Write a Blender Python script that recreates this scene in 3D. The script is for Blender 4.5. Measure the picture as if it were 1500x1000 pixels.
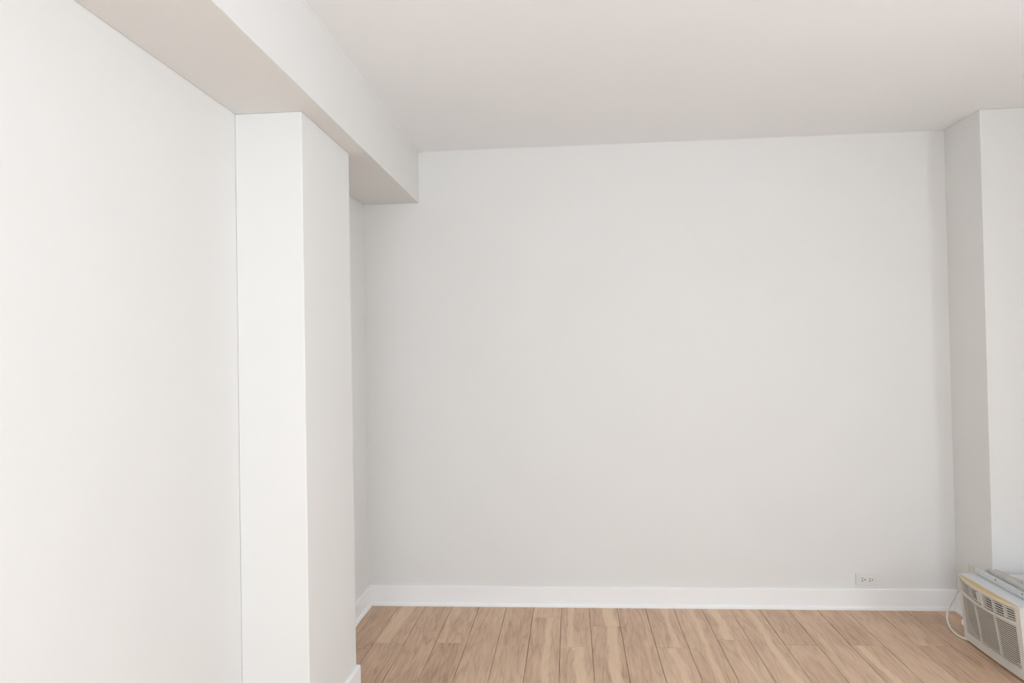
import bpy, bmesh, math, random
from mathutils import Vector, Matrix

for o in list(bpy.data.objects):
    bpy.data.objects.remove(o, do_unlink=True)
SC = bpy.context.scene
COL = SC.collection

# ---------------------------------------------------------------- dimensions (metres)
H = 2.6                                    # ceiling
XL, XB, XP, XR, XE = -1.1824, -0.8544, -0.9366, 2.0551, 2.75   # left wall, beam face, pillar face, niche side, right wall
D, DJ, YF, YR, Y0 = 4.1393, 3.7917, 2.5122, 3.0668, -2.0        # back wall, chase front, pillar front / rear, rear wall
ZB = 2.3047                                # underside of the beam
WT = 0.12

# ---------------------------------------------------------------- camera
cam_d = bpy.data.cameras.new('camera')
cam = bpy.data.objects.new('camera', cam_d)
COL.objects.link(cam)
yaw, pit, rol = 0.0798, 0.0155, -0.0186
cy, sy, cp, sp, cr, sr = math.cos(yaw), math.sin(yaw), math.cos(pit), math.sin(pit), math.cos(rol), math.sin(rol)
r_ = Vector((cy, sy, 0)); f_ = Vector((-sy * cp, cy * cp, sp)); u_ = Vector((sy * sp, -cy * sp, cp))
right = r_ * cr + u_ * sr
up = -r_ * sr + u_ * cr
cam.matrix_world = Matrix(((right.x, up.x, -f_.x, 0), (right.y, up.y, -f_.y, 0), (right.z, up.z, -f_.z, 1.432), (0, 0, 0, 1)))
cam_d.sensor_width = 36.0
cam_d.lens = 1067.92 / 1500 * 36
cam_d.clip_start = 0.02
SC.camera = cam

# ---------------------------------------------------------------- sky, daylight through the rear windows, exposure
WINDOWS = [('rear', -1.00, 0.65, 0.95, 2.46), ('right', -0.10, 1.35, 0.60, 2.38)]      # wall, from, to, sill, head
world = bpy.data.worlds.new('overcast_sky'); SC.world = world
world.use_nodes = True
nt = world.node_tree; nt.nodes.clear()
bg = nt.nodes.new('ShaderNodeBackground'); wo = nt.nodes.new('ShaderNodeOutputWorld')
bg.inputs[0].default_value = (0.897, 0.967, 1.066, 1)                    # even, bright overcast
bg.inputs[1].default_value = 11.7
nt.links.new(bg.outputs[0], wo.inputs[0])
for (side, a, b, z0, z1) in WINDOWS:                                   # portals: guide sky light through each opening
    ld = bpy.data.lights.new('window_daylight', 'AREA'); ld.shape = 'RECTANGLE'; ld.size = b - a; ld.size_y = z1 - z0
    ld.cycles.is_portal = True
    lo = bpy.data.objects.new('window_daylight', ld); COL.objects.link(lo)
    if side == 'rear': lo.location = ((a + b) / 2, Y0 - WT - 0.02, (z0 + z1) / 2); lo.rotation_euler = (math.radians(90), 0, 0)
    else: lo.location = (XE + WT + 0.02, (a + b) / 2, (z0 + z1) / 2); lo.rotation_euler = (math.radians(90), 0, math.radians(90))
SC.view_settings.view_transform = 'Standard'; SC.view_settings.look = 'None'
SC.view_settings.gamma = 1.0; SC.view_settings.use_curve_mapping = False
SC.view_settings.exposure = 0.09
SC.cycles.adaptive_threshold = 0.04; SC.cycles.adaptive_min_samples = 20; SC.cycles.max_bounces = 8; SC.cycles.diffuse_bounces = 5

# ---------------------------------------------------------------- materials
def mat(name, color, rough=0.6, bump=0.0, bscale=200.0, var=0.0, vscale=3.0, spec=0.5, metal=0.0):
    m = bpy.data.materials.new(name); m.use_nodes = True
    n = m.node_tree.nodes; l = m.node_tree.links; b = n['Principled BSDF']
    b.inputs['Roughness'].default_value = rough; b.inputs['Metallic'].default_value = metal
    b.inputs['Specular IOR Level'].default_value = spec
    c = n.new('ShaderNodeTexCoord')
    nz = n.new('ShaderNodeTexNoise'); nz.inputs['Scale'].default_value = vscale; nz.inputs['Detail'].default_value = 4
    l.new(c.outputs['Object'], nz.inputs['Vector'])
    mx = n.new('ShaderNodeMix'); mx.data_type = 'RGBA'
    mx.inputs[6].default_value = (*[v * (1 - var) for v in color], 1); mx.inputs[7].default_value = (*[min(1, v * (1 + var)) for v in color], 1)
    l.new(nz.outputs['Fac'], mx.inputs[0]); l.new(mx.outputs[2], b.inputs['Base Color'])
    if bump:
        n2 = n.new('ShaderNodeTexNoise'); n2.inputs['Scale'].default_value = bscale; n2.inputs['Detail'].default_value = 3
        l.new(c.outputs['Object'], n2.inputs['Vector'])
        bp = n.new('ShaderNodeBump'); bp.inputs['Strength'].default_value = bump; bp.inputs['Distance'].default_value = 0.002
        l.new(n2.outputs['Fac'], bp.inputs['Height']); l.new(bp.outputs[0], b.inputs['Normal'])
    return m

def srgb(r, g, b):
    f = lambda v: (v / 255 / 12.92) if v <= 10 else ((v / 255 + 0.055) / 1.055) ** 2.4
    return (f(r), f(g), f(b))

M = {}
M['wall'] = mat('warm_white_wall_paint', srgb(231, 230, 227), 0.75, 0.12, 130, 0.012, 2.0, 0.25)
M['ceiling'] = mat('ceiling_paint', srgb(246, 247, 248), 0.85, 0.10, 90, 0.012, 1.5, 0.2)
M['trim'] = mat('white_trim_paint', srgb(247, 247, 246), 0.38, 0.05, 60, 0.01, 6.0, 0.5)
M['subfloor'] = mat('dark_joint', srgb(74, 55, 42), 0.9)
M['plate'] = mat('painted_outlet_plastic', srgb(229, 228, 224), 0.45, 0, 1, 0.01, 20)
M['slot'] = mat('outlet_slot_dark', srgb(92, 88, 84), 0.7)
M['plastic'] = mat('aged_beige_grey_plastic', srgb(215, 212, 204), 0.5, 0.06, 400, 0.03, 14)
M['slat'] = mat('grille_slat_plastic', srgb(215, 212, 204), 0.5, 0, 1, 0.03, 14)
M['yellow'] = mat('yellowed_plastic', srgb(202, 176, 130), 0.45, 0.05, 300, 0.12, 9)
M['cream'] = mat('cream_edge_highlight', srgb(226, 212, 180), 0.45, 0, 1, 0.03, 20)  # highlight on the front's top edge, put into the colour
M['metal'] = mat('pale_grey_painted_steel', srgb(212, 214, 215), 0.42, 0.04, 300, 0.02, 8)
M['dark'] = mat('dark_grille_cavity', srgb(50, 45, 41), 0.9, 0, 1, 0.15, 30)  # cavity shade put into the colour; vent slots and feet share it
M['vane'] = mat('brown_grey_louvre_vane', srgb(150, 140, 130), 0.6, 0, 1, 0.1, 30)
M['foam'] = mat('grey_filler_foam', srgb(206, 203, 197), 0.95, 0.6, 160, 0.10, 25)
M['tape'] = mat('yellowed_tape', srgb(206, 202, 184), 0.6, 0.05, 200, 0.04, 30)
M['cord'] = mat('white_cord_rubber', srgb(226, 222, 214), 0.5, 0, 1, 0.02, 20)
M['screw'] = mat('zinc_screw', srgb(150, 148, 145), 0.35, 0, 1, 0.05, 40, 0.5, 0.8)
M['caulk'] = mat('caulk_white', srgb(240, 237, 232), 0.6, 0.1, 120, 0.01, 10)

def glass():
    m = bpy.data.materials.new('window_glass'); m.use_nodes = True
    n = m.node_tree.nodes; l = m.node_tree.links; n.clear()
    o = n.new('ShaderNodeOutputMaterial'); t = n.new('ShaderNodeBsdfTransparent'); g = n.new('ShaderNodeBsdfGlossy'); x = n.new('ShaderNodeMixShader')
    t.inputs[0].default_value = (0.94, 0.95, 0.95, 1); g.inputs['Roughness'].default_value = 0.02; x.inputs[0].default_value = 0.06
    l.new(t.outputs[0], x.inputs[1]); l.new(g.outputs[0], x.inputs[2]); l.new(x.outputs[0], o.inputs[0])
    return m
M['glass'] = glass()

def wood():
    m = bpy.data.materials.new('oiled_hickory_plank'); m.use_nodes = True
    n = m.node_tree.nodes; l = m.node_tree.links; b = n['Principled BSDF']
    def N(t, **k):
        q = n.new(t)
        for a, v in k.items(): setattr(q, a, v)
        return q
    def math_(op, a, c=None, d=None):
        q = N('ShaderNodeMath', operation=op)
        for i, v in enumerate((a, c, d)):
            if v is None: continue
            if isinstance(v, (int, float)): q.inputs[i].default_value = v
            else: l.new(v, q.inputs[i])
        return q.outputs[0]
    def attr(nm): return N('ShaderNodeAttribute', attribute_type='OBJECT', attribute_name=nm).outputs['Fac']
    tcn = N('ShaderNodeTexCoord'); sx = N('ShaderNodeSeparateXYZ'); l.new(tcn.outputs['Object'], sx.inputs[0])
    oi = N('ShaderNodeObjectInfo'); rnd = attr('seed')
    x, y = sx.outputs[0], sx.outputs[1]
    yo = math_('ADD', y, math_('MULTIPLY', rnd, 53.0)); zo = math_('MULTIPLY', rnd, 17.0)
    def vec(kx, ky):
        c = N('ShaderNodeCombineXYZ'); l.new(math_('MULTIPLY', x, kx), c.inputs[0]); l.new(math_('MULTIPLY', yo, ky), c.inputs[1]); l.new(zo, c.inputs[2]); return c.outputs[0]
    def noise(v, scale, detail=3, rough=0.5):
        q = N('ShaderNodeTexNoise'); q.inputs['Scale'].default_value = scale; q.inputs['Detail'].default_value = detail; q.inputs['Roughness'].default_value = rough
        l.new(v, q.inputs['Vector']); return q.outputs['Fac']
    fine = noise(vec(1, 0.045), 230, 4, 0.6)          # pores and fine grain
    mid = noise(vec(1, 0.10), 42, 3, 0.5)             # broader streaks
    big = noise(vec(1, 0.35), 7, 2, 0.5)              # slow blotches
    warp = noise(vec(1, 0.085), 11, 2, 0.45)
    rings = math_('SINE', math_('MULTIPLY', warp, 60.0))  # cathedral rings
    rings = math_('POWER', math_('MULTIPLY_ADD', rings, 0.5, 0.5), 5.0)
    # heartwood tone
    g = math_('ADD', math_('MULTIPLY', math_('SUBTRACT', fine, 0.5), 0.75), math_('MULTIPLY', math_('SUBTRACT', mid, 0.5), 0.55))
    g = math_('ADD', g, math_('MULTIPLY', math_('SUBTRACT', big, 0.5), 0.5))
    g = math_('SUBTRACT', g, math_('MULTIPLY', rings, 0.16))
    g = math_('ADD', g, attr('tone'))
    g = math_('ADD', g, 0.5)
    ramp = N('ShaderNodeValToRGB'); e = ramp.color_ramp.elements
    e[0].position = 0.0; e[0].color = (*srgb(168, 135, 110), 1); e[1].position = 1.0; e[1].color = (*srgb(235, 206, 178), 1)
    k = e.new(0.5); k.color = (*srgb(213, 180, 151), 1)
    l.new(g, ramp.inputs[0])
    # pale sapwood streak with a wavy edge
    wob = math_('MULTIPLY', math_('SUBTRACT', noise(vec(0.35, 0.22), 9, 3, 0.5), 0.5), 0.085)
    dist = math_('ABSOLUTE', math_('SUBTRACT', math_('ADD', x, wob), attr('sap_x')))
    edge = math_('MULTIPLY_ADD', math_('SUBTRACT', fine, 0.5), 0.006, attr('sap_w'))
    mrn = N('ShaderNodeMapRange'); mrn.interpolation_type = 'SMOOTHSTEP'
    l.new(math_('SUBTRACT', edge, dist), mrn.inputs[0]); mrn.inputs[1].default_value = -0.004; mrn.inputs[2].default_value = 0.012
    sap = math_('MULTIPLY', mrn.outputs[0], attr('sap'))
    sr2 = N('ShaderNodeValToRGB'); e = sr2.color_ramp.elements
    e[0].position = 0.2; e[0].color = (*srgb(217, 185, 154), 1); e[1].position = 0.8; e[1].color = (*srgb(241, 213, 182), 1)
    l.new(math_('MULTIPLY_ADD', math_('SUBTRACT', fine, 0.5), 0.7, 0.5), sr2.inputs[0])
    mx = N('ShaderNodeMix', data_type='RGBA'); l.new(sap, mx.inputs[0]); l.new(ramp.outputs[0], mx.inputs[6]); l.new(sr2.outputs[0], mx.inputs[7])
    # a few dark pin knots
    vo = N('ShaderNodeTexVoronoi'); vo.inputs['Scale'].default_value = 6.0; l.new(vec(1, 0.7), vo.inputs['Vector'])
    sc_ = N('ShaderNodeSeparateColor'); l.new(vo.outputs['Color'], sc_.inputs[0])
    kn = math_('MULTIPLY', math_('GREATER_THAN', sc_.outputs[0], 0.72), math_('SUBTRACT', 1.0, math_('MINIMUM', math_('MULTIPLY', vo.outputs['Distance'], 26.0), 1.0)))
    mk = N('ShaderNodeMix', data_type='RGBA'); l.new(math_('MULTIPLY', kn, 0.75), mk.inputs[0]); l.new(mx.outputs[2], mk.inputs[6]); mk.inputs[7].default_value = (*srgb(120, 92, 70), 1)
    l.new(mk.outputs[2], b.inputs['Base Color'])
    b.inputs['Roughness'].default_value = 0.48; b.inputs['Specular IOR Level'].default_value = 0.4
    bp = N('ShaderNodeBump'); bp.inputs['Strength'].default_value = 0.12; bp.inputs['Distance'].default_value = 0.001
    l.new(fine, bp.inputs['Height']); l.new(bp.outputs[0], b.inputs['Normal'])
    return m
M['wood'] = wood()

# ---------------------------------------------------------------- helpers
def link(name, bm, m, parent=None, smooth=False):
    me = bpy.data.meshes.new(name)
    bmesh.ops.recalc_face_normals(bm, faces=bm.faces)
    bm.to_mesh(me); bm.free(); me.materials.append(M[m])
    if smooth:
        for p in me.polygons: p.use_smooth = True
    o = bpy.data.objects.new(name, me); COL.objects.link(o)
    if parent is not None: o.parent = parent
    return o

def add_box(bm, x0, x1, y0, y1, z0, z1, bev=0.0, seg=2):
    r = bmesh.ops.create_cube(bm, size=1.0)
    vs = r['verts']
    for v in vs:
        v.co = Vector((x0 + (v.co.x + 0.5) * (x1 - x0), y0 + (v.co.y + 0.5) * (y1 - y0), z0 + (v.co.z + 0.5) * (z1 - z0)))
    if bev:
        es = {e for v in vs for e in v.link_edges}
        bmesh.ops.bevel(bm, geom=list(es), offset=bev, segments=seg, profile=0.5, affect='EDGES')

def box(name, m, b, parent=None, bev=0.0, seg=2):
    bm = bmesh.new(); add_box(bm, *b, bev, seg); return link(name, bm, m, parent)

def cyl(bm, c, axis, r, h, seg=16):
    q = bmesh.ops.create_cone(bm, cap_ends=True, segments=seg, radius1=r, radius2=r, depth=h)
    rot = Vector((0, 0, 1)).rotation_difference(Vector(axis)).to_matrix()
    for v in q['verts']: v.co = rot @ v.co + Vector(c)

def tag(o, label, cat, kind=None, group=None):
    o['label'] = label; o['category'] = cat
    if kind: o['kind'] = kind
    if group: o['group'] = group
    return o

def tube(bm, pts, r, seg=10):
    rings = []
    n = len(pts)
    for i, p in enumerate(pts):
        t = (Vector(pts[min(n - 1, i + 1)]) - Vector(pts[max(0, i - 1)])).normalized()
        a = t.cross(Vector((0, 0, 1)))
        if a.length < 1e-3: a = Vector((1, 0, 0))
        a.normalize(); c = a.cross(t)
        rr = r[i] if isinstance(r, (list, tuple)) else r
        rings.append([bm.verts.new(Vector(p) + a * math.cos(2 * math.pi * k / seg) * rr + c * math.sin(2 * math.pi * k / seg) * rr) for k in range(seg)])
    for i in range(n - 1):
        for k in range(seg):
            bm.faces.new((rings[i][k], rings[i][(k + 1) % seg], rings[i + 1][(k + 1) % seg], rings[i + 1][k]))
    bm.faces.new(rings[0][::-1]); bm.faces.new(rings[-1])

def spline(pts, n=8):
    out = []
    P = [Vector(p) for p in pts]
    for i in range(len(P) - 1):
        p0, p1, p2, p3 = P[max(0, i - 1)], P[i], P[i + 1], P[min(len(P) - 1, i + 2)]
        for k in range(n):
            t = k / n
            out.append(0.5 * ((2 * p1) + (p2 - p0) * t + (2 * p0 - 5 * p1 + 4 * p2 - p3) * t * t + (3 * p1 - p0 - 3 * p2 + p3) * t ** 3))
    out.append(P[-1]); return out

# ---------------------------------------------------------------- the room
tag(box('wall_back', 'wall', (XL - WT, XR, D, D + WT, -0.05, H + 0.0)), 'wide pale greige wall at the far end of the room', 'wall', 'structure')
tag(box('wall_left', 'wall', (XL - WT, XL, Y0, D, -0.05, H)), 'bright white wall along the left side behind the pillar', 'wall', 'structure')
tag(box('wall_chase', 'wall', (XR, XE, DJ, D + WT, -0.05, H), bev=0.003), 'boxed-out wall stepping forward at the right behind the air conditioner', 'wall', 'structure')
tag(box('wall_pillar', 'wall', (XL, XP, YF, YR, 0.0, ZB), bev=0.004, seg=3), 'square white pillar standing against the left wall under the beam', 'pillar', 'structure')
tag(box('ceiling_beam', 'wall', (XL, XB, Y0, D, ZB, H), bev=0.004, seg=3), 'boxed white ceiling beam running along the left wall', 'beam', 'structure')
tag(box('ceiling', 'ceiling', (XL - WT, XE + WT, Y0 - WT, D + WT, H, H + 0.1)), 'flat white painted ceiling', 'ceiling', 'structure')

def windowed_wall(name, side, u0, u1):
    # built in (u, depth, z): depth 0 is the room face, negative is outwards
    ops = sorted(w[1:] for w in WINDOWS if w[0] == side)
    bm = bmesh.new(); xs = [u0]
    for (a, b, z0, z1) in ops: xs += [a, b]
    xs.append(u1)
    for i in range(0, len(xs), 2): add_box(bm, xs[i], xs[i + 1], -WT, 0, -0.05, H)
    for (a, b, z0, z1) in ops:
        add_box(bm, a, b, -WT, 0, -0.05, z0); add_box(bm, a, b, -WT, 0, z1, H)
    return place(link(name, bm, 'wall'), side)
def place(o, side):
    if side == 'rear': o.matrix_world = Matrix.Translation((0, Y0, 0))
    else: o.matrix_world = Matrix.Translation((XE, 0, 0)) @ Matrix.Rotation(math.radians(90), 4, 'Z')
    return o
tag(windowed_wall('wall_rear', 'rear', XL - WT, XE + WT), 'pale wall with windows closing the near end of the room', 'wall', 'structure')
tag(windowed_wall('wall_right', 'right', Y0, D + WT), 'pale wall closing the room on the right', 'wall', 'structure')
WLAB = ['white sash window in the near wall', 'white sash window in the right wall']
for i, (side, a, b, z0, z1) in enumerate(WINDOWS):
    bm = bmesh.new(); w = 0.05
    for q in ((a, a + w, z0, z1), (b - w, b, z0, z1), (a + w, b - w, z0, z0 + w), (a + w, b - w, z1 - w, z1)):
        add_box(bm, q[0], q[1], -0.10, -0.02, q[2], q[3], 0.004)
    wn = tag(place(link('window_%d' % (i + 1), bm, 'trim'), side), WLAB[i], 'window', 'structure')
    zm = (z0 + z1) / 2
    for k, (s0, s1, yy) in enumerate(((z0 + w, zm + 0.02, -0.05), (zm - 0.02, z1 - w, -0.085))):
        bm = bmesh.new(); s = 0.035
        for q in ((a + w, a + w + s, s0, s1), (b - w - s, b - w, s0, s1), (a + w + s, b - w - s, s0, s0 + s), (a + w + s, b - w - s, s1 - s, s1)):
            add_box(bm, q[0], q[1], yy, yy + 0.03, q[2], q[3], 0.003)
        sash = link('sash', bm, 'trim', wn)
        box('pane', 'glass', (a + w + s, b - w - s, yy + 0.013, yy + 0.017, s0 + s, s1 - s), sash)
    box('window_sill', 'trim', (a - 0.06, b + 0.06, -0.02, 0.05, z0 - 0.03, z0), wn, 0.006)

# floor slab and its planks
PW = 0.1545; X0P = -0.388; PL = 1.22
fl = tag(box('floor', 'subfloor', (XL - WT, XE + WT, Y0 - WT, D + WT, -0.10, -0.014)), 'light brown hickory plank floor with pale sapwood streaks', 'floor', 'structure')
# cross joints and streaks read off the planks: column -> (joint y, far plank, near plank); plank = (tone, sap, sap centre 0..1, sap half width 0..1)
COLS = {
    -6: (3.70, (-.10, 0, .5, .1), (-.10, 0, .5, .1)),
    -5: (3.518, (-.10, 0, .5, .1), (-.16, 0, .5, .1)),
    -4: (3.592, (-.08, .65, .34, .24), (-.12, 0, .5, .1)),
    -3: (2.95, (-.10, 0, .5, .1), (-.1, 0, .5, .1)),
    -2: (3.602, (-.02, .25, .2, .15), (-.20, 0, .5, .1)),
    -1: (3.970, (.02, 0, .5, .1), (-.02, .15, .7, .12)),
    0: (3.588, (-.12, .35, .14, .16), (.0, 0, .5, .1)),
    1: (3.959, (.06, 0, .5, .1), (-.02, .7, .60, .13)),
    2: (3.570, (.02, .75, .34, .13), (-.03, .8, .66, .16)),
    3: (3.842, (-.03, .9, .74, .22), (-.06, .85, .68, .18)),
    4: (3.02, (-.04, 0, .5, .1), (.02, 0, .5, .1)),
    5: (3.575, (.0, .75, .66, .13), (.02, .8, .52, .13)),
    6: (3.05, (.0, .8, .56, .10), (.05, .3, .5, .1)),
    7: (3.684, (.04, .9, .36, .18), (.0, .6, .55, .07)),
    8: (2.98, (.05, .8, .62, .13), (.05, .3, .5, .1)),
    9: (3.632, (-.10, 0, .5, .1), (-.04, .1, .5, .1)),
    10: (3.10, (.02, .3, .25, .12), (.0, 0, .5, .1)),
    11: (3.638, (-.12, .25, .92, .12), (-.02, .8, .30, .15)),
    12: (3.00, (-.02, .15, .3, .1), (.0, 0, .5, .1)),
    13: (3.644, (-.06, .1, .3, .1), (-.13, 0, .5, .1)),
    14: (3.20, (-.12, 0, .5, .1), (-.1, 0, .5, .1)),
}
rnd = random.Random(5)
plank_mesh = {}
def plank(xa, xb, ya, yb, prm):
    g = 0.0008
    key = (round(xb - xa, 4), round(yb - ya, 4))
    if key not in plank_mesh:
        bm = bmesh.new(); hx, hy = (xb - xa) / 2 - g, (yb - ya) / 2 - g; c = 0.0013
        lo = [bm.verts.new((sx * hx, sy_ * hy, -0.014)) for sx, sy_ in ((-1, -1), (1, -1), (1, 1), (-1, 1))]
        md = [bm.verts.new((sx * hx, sy_ * hy, -c)) for sx, sy_ in ((-1, -1), (1, -1), (1, 1), (-1, 1))]
        tp = [bm.verts.new((sx * (hx - c), sy_ * (hy - c), 0)) for sx, sy_ in ((-1, -1), (1, -1), (1, 1), (-1, 1))]
        for a, b in ((lo, md), (md, tp)):
            for i in range(4): bm.faces.new((a[i], a[(i + 1) % 4], b[(i + 1) % 4], b[i]))
        bm.faces.new(tp); bm.faces.new(lo[::-1])
        bmesh.ops.recalc_face_normals(bm, faces=bm.faces)
        me = bpy.data.meshes.new('plank'); bm.to_mesh(me); bm.free(); me.materials.append(M['wood']); plank_mesh[key] = me
    o = bpy.data.objects.new('plank', plank_mesh[key]); COL.objects.link(o); o.parent = fl
    o.location = ((xa + xb) / 2, (ya + yb) / 2, 0)
    tone, sap, sx_, sw = prm
    o['tone'] = float(tone); o['sap'] = float(sap); o['sap_x'] = float((sx_ - 0.5) * PW); o['sap_w'] = float(sw * PW); o['seed'] = rnd.random()
for k in range(-6, 21):
    xa, xb = max(XL, X0P + k * PW), min(XE, X0P + (k + 1) * PW)
    far = D if (xa + xb) / 2 < XR else DJ
    yj, pf, pn = COLS.get(k, (3.0 + rnd.random(), None, None))
    ys = [far, yj]
    while ys[-1] > Y0 + 0.02: ys.append(max(Y0, ys[-1] - PL))
    for i in range(len(ys) - 1):
        q = pf if i == 0 else pn if i == 1 else None
        if q is None: q = (rnd.uniform(-.14, .08), rnd.choice((0, 0, .3, .8)), rnd.uniform(.2, .8), rnd.uniform(.07, .2))
        plank(xa, xb, ys[i + 1], ys[i], q)

# baseboards with shoe moulding, mitred round the room (interior on the left of the path)
PATH = [(XE, Y0), (XE, DJ), (XR, DJ), (XR, D), (XL, D), (XL, YR), (XP, YR), (XP, YF), (XL, YF), (XL, Y0)]
NAMES = [('baseboard_right', 'white baseboard along the right wall'), ('baseboard_chase_front', 'white baseboard behind the air conditioner on the boxed-out wall'),
         ('baseboard_chase_side', 'short white baseboard on the niche side by the cord'), ('baseboard_back', 'long white baseboard along the far wall'),
         ('baseboard_alcove', 'short white baseboard on the left wall beyond the pillar'), ('baseboard_pillar_rear', 'white baseboard on the pillar side facing the far wall'),
         ('baseboard_pillar_side', 'white baseboard on the pillar side facing the room'), ('baseboard_pillar_front', 'white baseboard on the near side of the pillar'),
         ('baseboard_left', 'white baseboard along the near left wall'), ('baseboard_rear', 'white baseboard under the windows of the near wall')]
def sweep_seg(i, prof):
    n = len(PATH); P = [Vector(p) for p in PATH]
    a, b, pr, nx = P[i], P[(i + 1) % n], P[i - 1], P[(i + 2) % n]
    d = (b - a).normalized(); d0 = (a - pr).normalized(); d1 = (nx - b).normalized()
    nl = lambda v: Vector((-v.y, v.x))
    N_ = nl(d); m0 = (N_ + nl(d0)); m1 = (N_ + nl(d1))
    m0 = m0 / m0.dot(N_); m1 = m1 / m1.dot(N_)
    bm = bmesh.new(); A = []; B = []
    for (o, z) in prof:
        p = a + m0 * o; q = b + m1 * o
        A.append(bm.verts.new((p.x, p.y, z))); B.append(bm.verts.new((q.x, q.y, z)))
    for k in range(len(prof)):
        k2 = (k + 1) % len(prof); bm.faces.new((A[k], B[k], B[k2], A[k2]))
    bm.faces.new(A[::-1]); bm.faces.new(B)
    return bm
BH = 0.111
prof_b = [(0, 0.0), (0.014, 0.0), (0.014, BH - 0.004), (0.012, BH - 0.001), (0.009, BH), (0, BH)]
prof_s = [(0.014, 0.0)] + [(0.014 + 0.011 * math.cos(t), 0.005 + 0.017 * math.sin(t)) for t in [math.pi / 2 * k / 6 for k in range(7)]]
prof_s.insert(1, (0.025, 0.0))
for i, (nm, lb) in enumerate(NAMES):
    bb = tag(link(nm, sweep_seg(i, prof_b), 'trim'), lb, 'baseboard', 'structure')
    link('shoe_moulding', sweep_seg(i, prof_s), 'trim', bb)

# hand-run caulk beads where ceiling, beam and far wall meet
def bead(name, a, b, r, label):
    bm = bmesh.new(); n = 70; pts = []; rr = []
    q = random.Random(name)
    ph = [q.uniform(0, 6.28) for _ in range(4)]
    for i in range(n + 1):
        t = i / n; p = Vector(a).lerp(Vector(b), t); L = (Vector(b) - Vector(a)).length * t
        wv = 0.5 * math.sin(L * 9 + ph[0]) + 0.3 * math.sin(L * 23 + ph[1]) + 0.2 * math.sin(L * 51 + ph[2])
        pts.append(p + Vector((0, 0, 0.0012 * wv))); rr.append(r * (1 + 0.35 * wv))
    tube(bm, pts, rr, 8)
    return tag(link(name, bm, 'caulk', smooth=True), label, 'caulk line', 'structure')
bead('trim_1', (XB, Y0, H), (XB, D, H), 0.0035, 'thin wavy caulk line between beam and ceiling')
bead('trim_2', (XB, D, H), (XR, D, H), 0.0028, 'thin caulk line between far wall and ceiling')

# ---------------------------------------------------------------- wall outlet
ou = bpy.data.objects.new('wall_outlet', None); COL.objects.link(ou); ou.location = (1.585, D, 0.162)
tag(ou, 'pale duplex wall outlet mounted sideways just above the far baseboard', 'outlet')
box('cover_plate', 'plate', (-0.0575, 0.0575, -0.008, 0, -0.035, 0.035), ou, 0.0025)
for s in (-1, 1):
    bm = bmesh.new()
    cyl(bm, (s * 0.0195, -0.0085, 0), (0, 1, 0), 0.0170, 0.005, 28)
    for v in bm.verts: v.co.z = max(-0.0142, min(0.0142, v.co.z))
    rc = link('receptacle', bm, 'plate', ou)
    for zz, hgt in ((0.0064, 0.0022), (-0.0064, 0.0026)):
        box('slot', 'slot', (s * 0.0195 - 0.0085, s * 0.0195 - 0.0020, -0.0114, -0.0105, zz - hgt, zz + hgt), rc)
    bm = bmesh.new(); cyl(bm, (s * 0.0195 + 0.0075, -0.011, 0), (0, 1, 0), 0.0034, 0.001, 14); link('ground_hole', bm, 'slot', rc)
bm = bmesh.new(); cyl(bm, (0, -0.0085, 0), (0, 1, 0), 0.003, 0.002, 14); link('screw', bm, 'plate', ou)

# ---------------------------------------------------------------- window air conditioner on the floor, front towards the room
AX, AY = 1.88, 3.4775
ac = bpy.data.objects.new('air_conditioner', None); COL.objects.link(ac); ac.location = (AX, AY, 0)
tag(ac, 'beige window air conditioner with yellowed top edge standing on the floor', 'air conditioner')
HW, ZT, Z0 = 0.2425, 0.322, 0.010
def lean(z): return -0.025 * (z / ZT)
def front(y, z):
    t = min(1.0, abs(y) / HW)
    return lean(z) - (0.006 + 0.030 * (z / ZT) ** 1.3) * (1 - t ** 2)
def curved(bm, y0, y1, z0, z1, d0, d1, ny=12, tilt=0.0, nz=1):
    """slab that follows the bowed front: y0..y1, z0..z1 (floats or functions of y), depth d0..d1 behind the front surface"""
    fz0 = z0 if callable(z0) else (lambda y: z0)
    fz1 = z1 if callable(z1) else (lambda y: z1)
    G = []
    for i in range(ny + 1):
        y = y0 + (y1 - y0) * i / ny; row = []
        for d in (d0, d1):
            for k in range(nz + 1):
                z = fz0(y) + (fz1(y) - fz0(y)) * k / nz
                row.append(bm.verts.new((front(y, z) + d, y, z + (tilt * (d - d0)))))
        G.append(row)
    m = nz + 1
    for i in range(ny):
        a, b = G[i], G[i + 1]
        for k in range(nz):
            bm.faces.new((a[k], b[k], b[k + 1], a[k + 1])); bm.faces.new((a[m + k], a[m + k + 1], b[m + k + 1], b[m + k]))
        bm.faces.new((a[0], a[m], b[m], b[0])); bm.faces.new((a[m - 1], b[m - 1], b[2 * m - 1], a[2 * m - 1]))
    for a in (G[0], G[-1]):
        for k in range(nz): bm.faces.new((a[k], a[k + 1], a[m + k + 1], a[m + k]))

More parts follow.
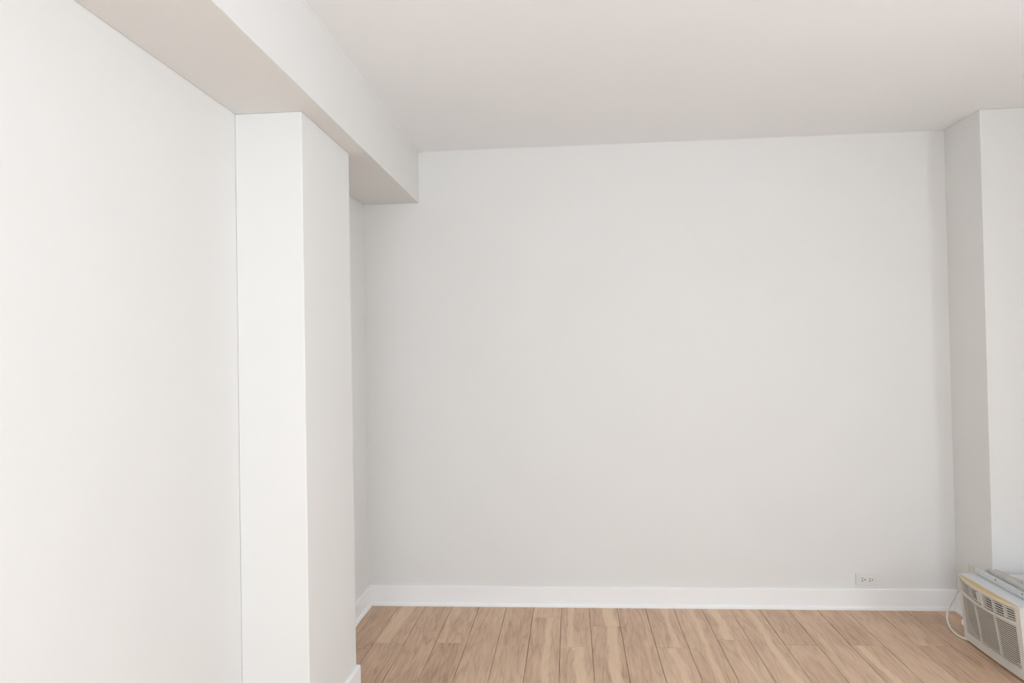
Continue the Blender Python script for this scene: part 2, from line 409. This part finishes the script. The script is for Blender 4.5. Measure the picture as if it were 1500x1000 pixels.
# bezel: side stiles, top rail, band between the vents, bottom rail
VB = lambda y: 0.247 + 0.010 * abs(y / HW) ** 2           # lower edge of the louvre band
VT = lambda y: 0.3085
bm = bmesh.new()
GT, GB = 0.236, 0.052
YA, YB_ = -0.220, 0.224                                   # vent openings between these
curved(bm, -HW, YA, Z0, ZT - 0.004, 0, 0.05, 4, 0, 6)
curved(bm, YB_, HW, Z0, ZT - 0.004, 0, 0.05, 4, 0, 6)
curved(bm, YA, YB_, VT, ZT - 0.004, 0, 0.03, 16)
curved(bm, YA, YB_, GT, VB, 0, 0.03, 16)
curved(bm, YA, YB_, Z0, GB, 0, 0.03, 16, 0, 2)
link('front_bezel', bm, 'plastic', ac)
bm = bmesh.new(); curved(bm, YA, YB_, Z0 + 0.02, ZT - 0.012, 0.022, 0.028, 16, 0, 4); link('cavity_shade_backing', bm, 'dark', ac)  # dark sheet behind the slats, coloured as the shade inside the grille
# bulging lip on top: front edge highlight painted in cream, yellowed top
def lip(name, m, d_in, z0, z1, inset):
    bm = bmesh.new(); n = 24; G = []
    xb_ = lean(ZT) + 0.004
    for i in range(n + 1):
        y = -HW + 2 * HW * i / n
        xf = min(front(y, ZT) + inset, xb_ - 0.001)
        xk = min(xf + d_in, xb_) if d_in else xb_
        G.append([bm.verts.new(c) for c in ((xf, y, z0), (xf, y, z1), (xk, y, z1), (xk, y, z0))])
    for i in range(n):
        for k in range(4): bm.faces.new((G[i][k], G[i][(k + 1) % 4], G[i + 1][(k + 1) % 4], G[i + 1][k]))
    bm.faces.new(G[0]); bm.faces.new(G[-1][::-1])
    return link(name, bm, m, ac)
lip('top_lip', 'yellow', 0, ZT - 0.004, ZT + 0.0005, 0.0035)['label'] = 'yellowed plastic top of the bulging front'
lip('lip_highlight', 'cream', 0.0035, ZT - 0.006, ZT + 0.001, -0.0008)['label'] = 'painted cream highlight along the top edge of the front'

# lower intake grille: ribs and slats
bm = bmesh.new(); curved(bm, YA, YA + 0.006, GB, GT, 0.0002, 0.02, 1, 0, 5); gr = link('intake_grille', bm, 'plastic', ac)
for y, hw in ((-0.080, 0.0024), (0.078, 0.0024), (YB_ - 0.006, 0.006)):
    bm = bmesh.new(); curved(bm, y - hw, y + hw, GB, GT, 0.0003, 0.010, 1, 0, 5); link('grille_rib', bm, 'plastic', gr)
NS = 20
for i in range(NS):
    zc = GB + (GT - GB) * (i + 0.5) / NS
    bm = bmesh.new(); curved(bm, YA + 0.002, YB_ - 0.010, zc - 0.0023, zc + 0.0023, 0.0015, 0.006, 14, -0.3)
    link('slat', bm, 'slat', gr)
# the two louvre cassettes
def louvre(y0, y1, ribs, vane_end):
    bm = bmesh.new()
    t = 0.004
    curved(bm, y0, y0 + t, VB, VT, 0.001, 0.02, 1); lv = link('louvre', bm, 'slat', ac)
    for y, hw in [(y1 - t / 2, t / 2)] + [(y, 0.0024) for y in ribs]:
        bm = bmesh.new(); curved(bm, y - hw, y + hw, VB, VT, 0.0015, 0.014, 1); link('rib', bm, 'slat', lv)
    for i in range(5):
        f = (i + 0.75) / 5.4
        z0 = lambda y, f=f: VB(y) + (VT(y) - VB(y)) * f - 0.0026
        z1 = lambda y, f=f: VB(y) + (VT(y) - VB(y)) * f + 0.0026
        bm = bmesh.new(); curved(bm, y0 + t, y1 - t, z0, z1, 0.003, 0.008, 10, -0.3); link('slat', bm, 'slat', lv)
    for y in vane_end:
        bm = bmesh.new(); curved(bm, y - 0.0012, y + 0.0012, VB, VT, 0.006, 0.02, 1); link('vane', bm, 'vane', lv)
    return lv
la = louvre(0.004, YB_, (0.100, 0.196), (0.205, 0.213))
lb_ = louvre(YA, -0.010, (-0.087, -0.156), ())
bm = bmesh.new(); curved(bm, -0.010, 0.004, VB, VT, 0.0, 0.02, 2); link('louvre_divider', bm, 'plastic', ac)
bm = bmesh.new(); curved(bm, 0.014, 0.021, lambda y: VB(y) + 0.008, lambda y: VT(y) - 0.004, -0.004, 0.008, 3); link('adjusting_tab', bm, 'slat', la)

# steel cabinet
CD = 0.46
bm = bmesh.new(); add_box(bm, 0.012, CD, -HW + 0.004, HW - 0.004, 0.008, ZT - 0.001, 0.006, 3)
case = link('cabinet', bm, 'metal', ac)
box('top_cover', 'metal', (lean(ZT) + 0.004, 0.050, -HW + 0.001, HW - 0.001, ZT - 0.03, ZT + 0.001), ac, 0.003)
for s in (-1, 1):
    for k in range(9):
        x = 0.20 + k * 0.022
        box('vent_slot', 'dark', (x, x + 0.008, s * (HW - 0.004) - 0.0005, s * (HW - 0.004) + 0.0005, 0.10, 0.22), case)
for sx in (0.04, CD - 0.05):
    for s in (-1, 1): box('foot', 'dark', (sx, sx + 0.03, s * 0.19 - 0.02, s * 0.19 + 0.02, 0.0, 0.009), ac)

# mounting rail across the top
bm = bmesh.new()
add_box(bm, 0.054, 0.057, -0.262, 0.262, ZT + 0.001, ZT + 0.033, 0.0008, 1)
add_box(bm, 0.057, 0.086, -0.262, 0.262, ZT - 0.001, ZT + 0.0015)
rail = link('mounting_rail', bm, 'metal', ac)
box('end_tab', 'tape', (0.048, 0.0535, 0.255, 0.292, ZT - 0.004, ZT + 0.030), rail, 0.001)
for y in (0.07, -0.13):
    bm = bmesh.new(); cyl(bm, (0.0532, y, ZT + 0.022), (1, 0, 0), 0.0035, 0.003, 14); link('screw', bm, 'screw', rail)

# crumpled filler strips behind the rail
def wavy(name, m, x, prof, th, lean_x):
    bm = bmesh.new(); P = spline(prof, 6); G = []
    for i, p in enumerate(P):
        y, z = p.x, p.y
        w = 0.004 * math.sin(y * 60) + 0.002 * math.sin(y * 141 + 1)
        a = []
        for zz, f in ((ZT, 0), (ZT + (z - ZT) * 0.5, 0.5), (z, 1)):
            a.append(bm.verts.new((x + w * (0.3 + 0.7 * f) + lean_x * f, y, zz)))
        for zz, f in ((z, 1), (ZT + (z - ZT) * 0.5, 0.5), (ZT, 0)):
            a.append(bm.verts.new((x + w * (0.3 + 0.7 * f) + lean_x * f + th, y, zz)))
        G.append(a)
    for i in range(len(G) - 1):
        for k in range(6): bm.faces.new((G[i][k], G[i][(k + 1) % 6], G[i + 1][(k + 1) % 6], G[i + 1][k]))
    bm.faces.new(G[0]); bm.faces.new(G[-1][::-1])
    return link(name, bm, m, ac, True)
w1 = [(0.262, 0.328), (0.240, 0.343), (0.20, 0.358), (0.15, 0.358), (0.107, 0.358), (0.064, 0.363), (0.022, 0.361), (-0.009, 0.361), (-0.048, 0.358), (-0.12, 0.355), (-0.23, 0.35)]
wavy('filler_strip', 'foam', 0.100, w1, 0.004, 0.004)['label'] = 'crumpled grey filler strip behind the rail'
w2 = [(0.21, 0.352), (0.15, 0.356), (0.10, 0.358), (0.02, 0.362), (-0.01, 0.367), (-0.05, 0.371), (-0.12, 0.370), (-0.23, 0.362)]
wavy('filler_strip', 'foam', 0.118, w2, 0.004, 0.010)

# side latch on the far cheek
bm = bmesh.new(); add_box(bm, -0.008, 0.008, HW - 0.003, HW + 0.016, 0.070, 0.094, 0.004, 3); link('side_latch', bm, 'trim', ac)
bm = bmesh.new(); add_box(bm, 0.0, 0.012, HW - 0.003, HW + 0.006, 0.13, 0.15, 0.002, 2); link('side_latch', bm, 'plastic', ac)
# power cord
CP = [(2.02, 3.76, .17), (1.99, 3.83, .195), (1.94, 3.876, .19), (1.916, 3.891, .14), (1.903, 3.906, .10), (1.892, 3.907, .065), (1.88, 3.885, .035), (1.869, 3.836, .015), (1.867, 3.78, .006), (1.87, 3.737, .006), (1.890, 3.705, .006), (1.94, 3.68, .006)]
bm = bmesh.new(); tube(bm, spline([(a - AX, b - AY, c) for a, b, c in CP], 8), 0.0048, 10)
link('power_cord', bm, 'cord', ac, True)['label'] = 'white power cord looping down to the floor'

# two paint chips left on the planks
for (x, y, r, lb) in ((0.989, 3.906, 0.0045, 'tiny white paint chip on the floor towards the outlet, beside a plank seam'), (-0.0126, 3.545, 0.0050, 'tiny white paint chip on the floor near the middle, beside a plank end joint')):
    bm = bmesh.new(); q = random.Random(lb); n = 9
    lo = []; hi = []
    for k in range(n):
        a = 2 * math.pi * k / n; rr = r * q.uniform(0.6, 1.1)
        lo.append(bm.verts.new((rr * math.cos(a), rr * math.sin(a), 0.0))); hi.append(bm.verts.new((rr * 0.7 * math.cos(a), rr * 0.7 * math.sin(a), 0.0016)))
    for k in range(n): bm.faces.new((lo[k], lo[(k + 1) % n], hi[(k + 1) % n], hi[k]))
    bm.faces.new(hi); bm.faces.new(lo[::-1])
    o = link('paint_chip', bm, 'trim'); o.location = (x, y, 0.0); tag(o, lb, 'paint chip', None, 'paint chips on the floor')
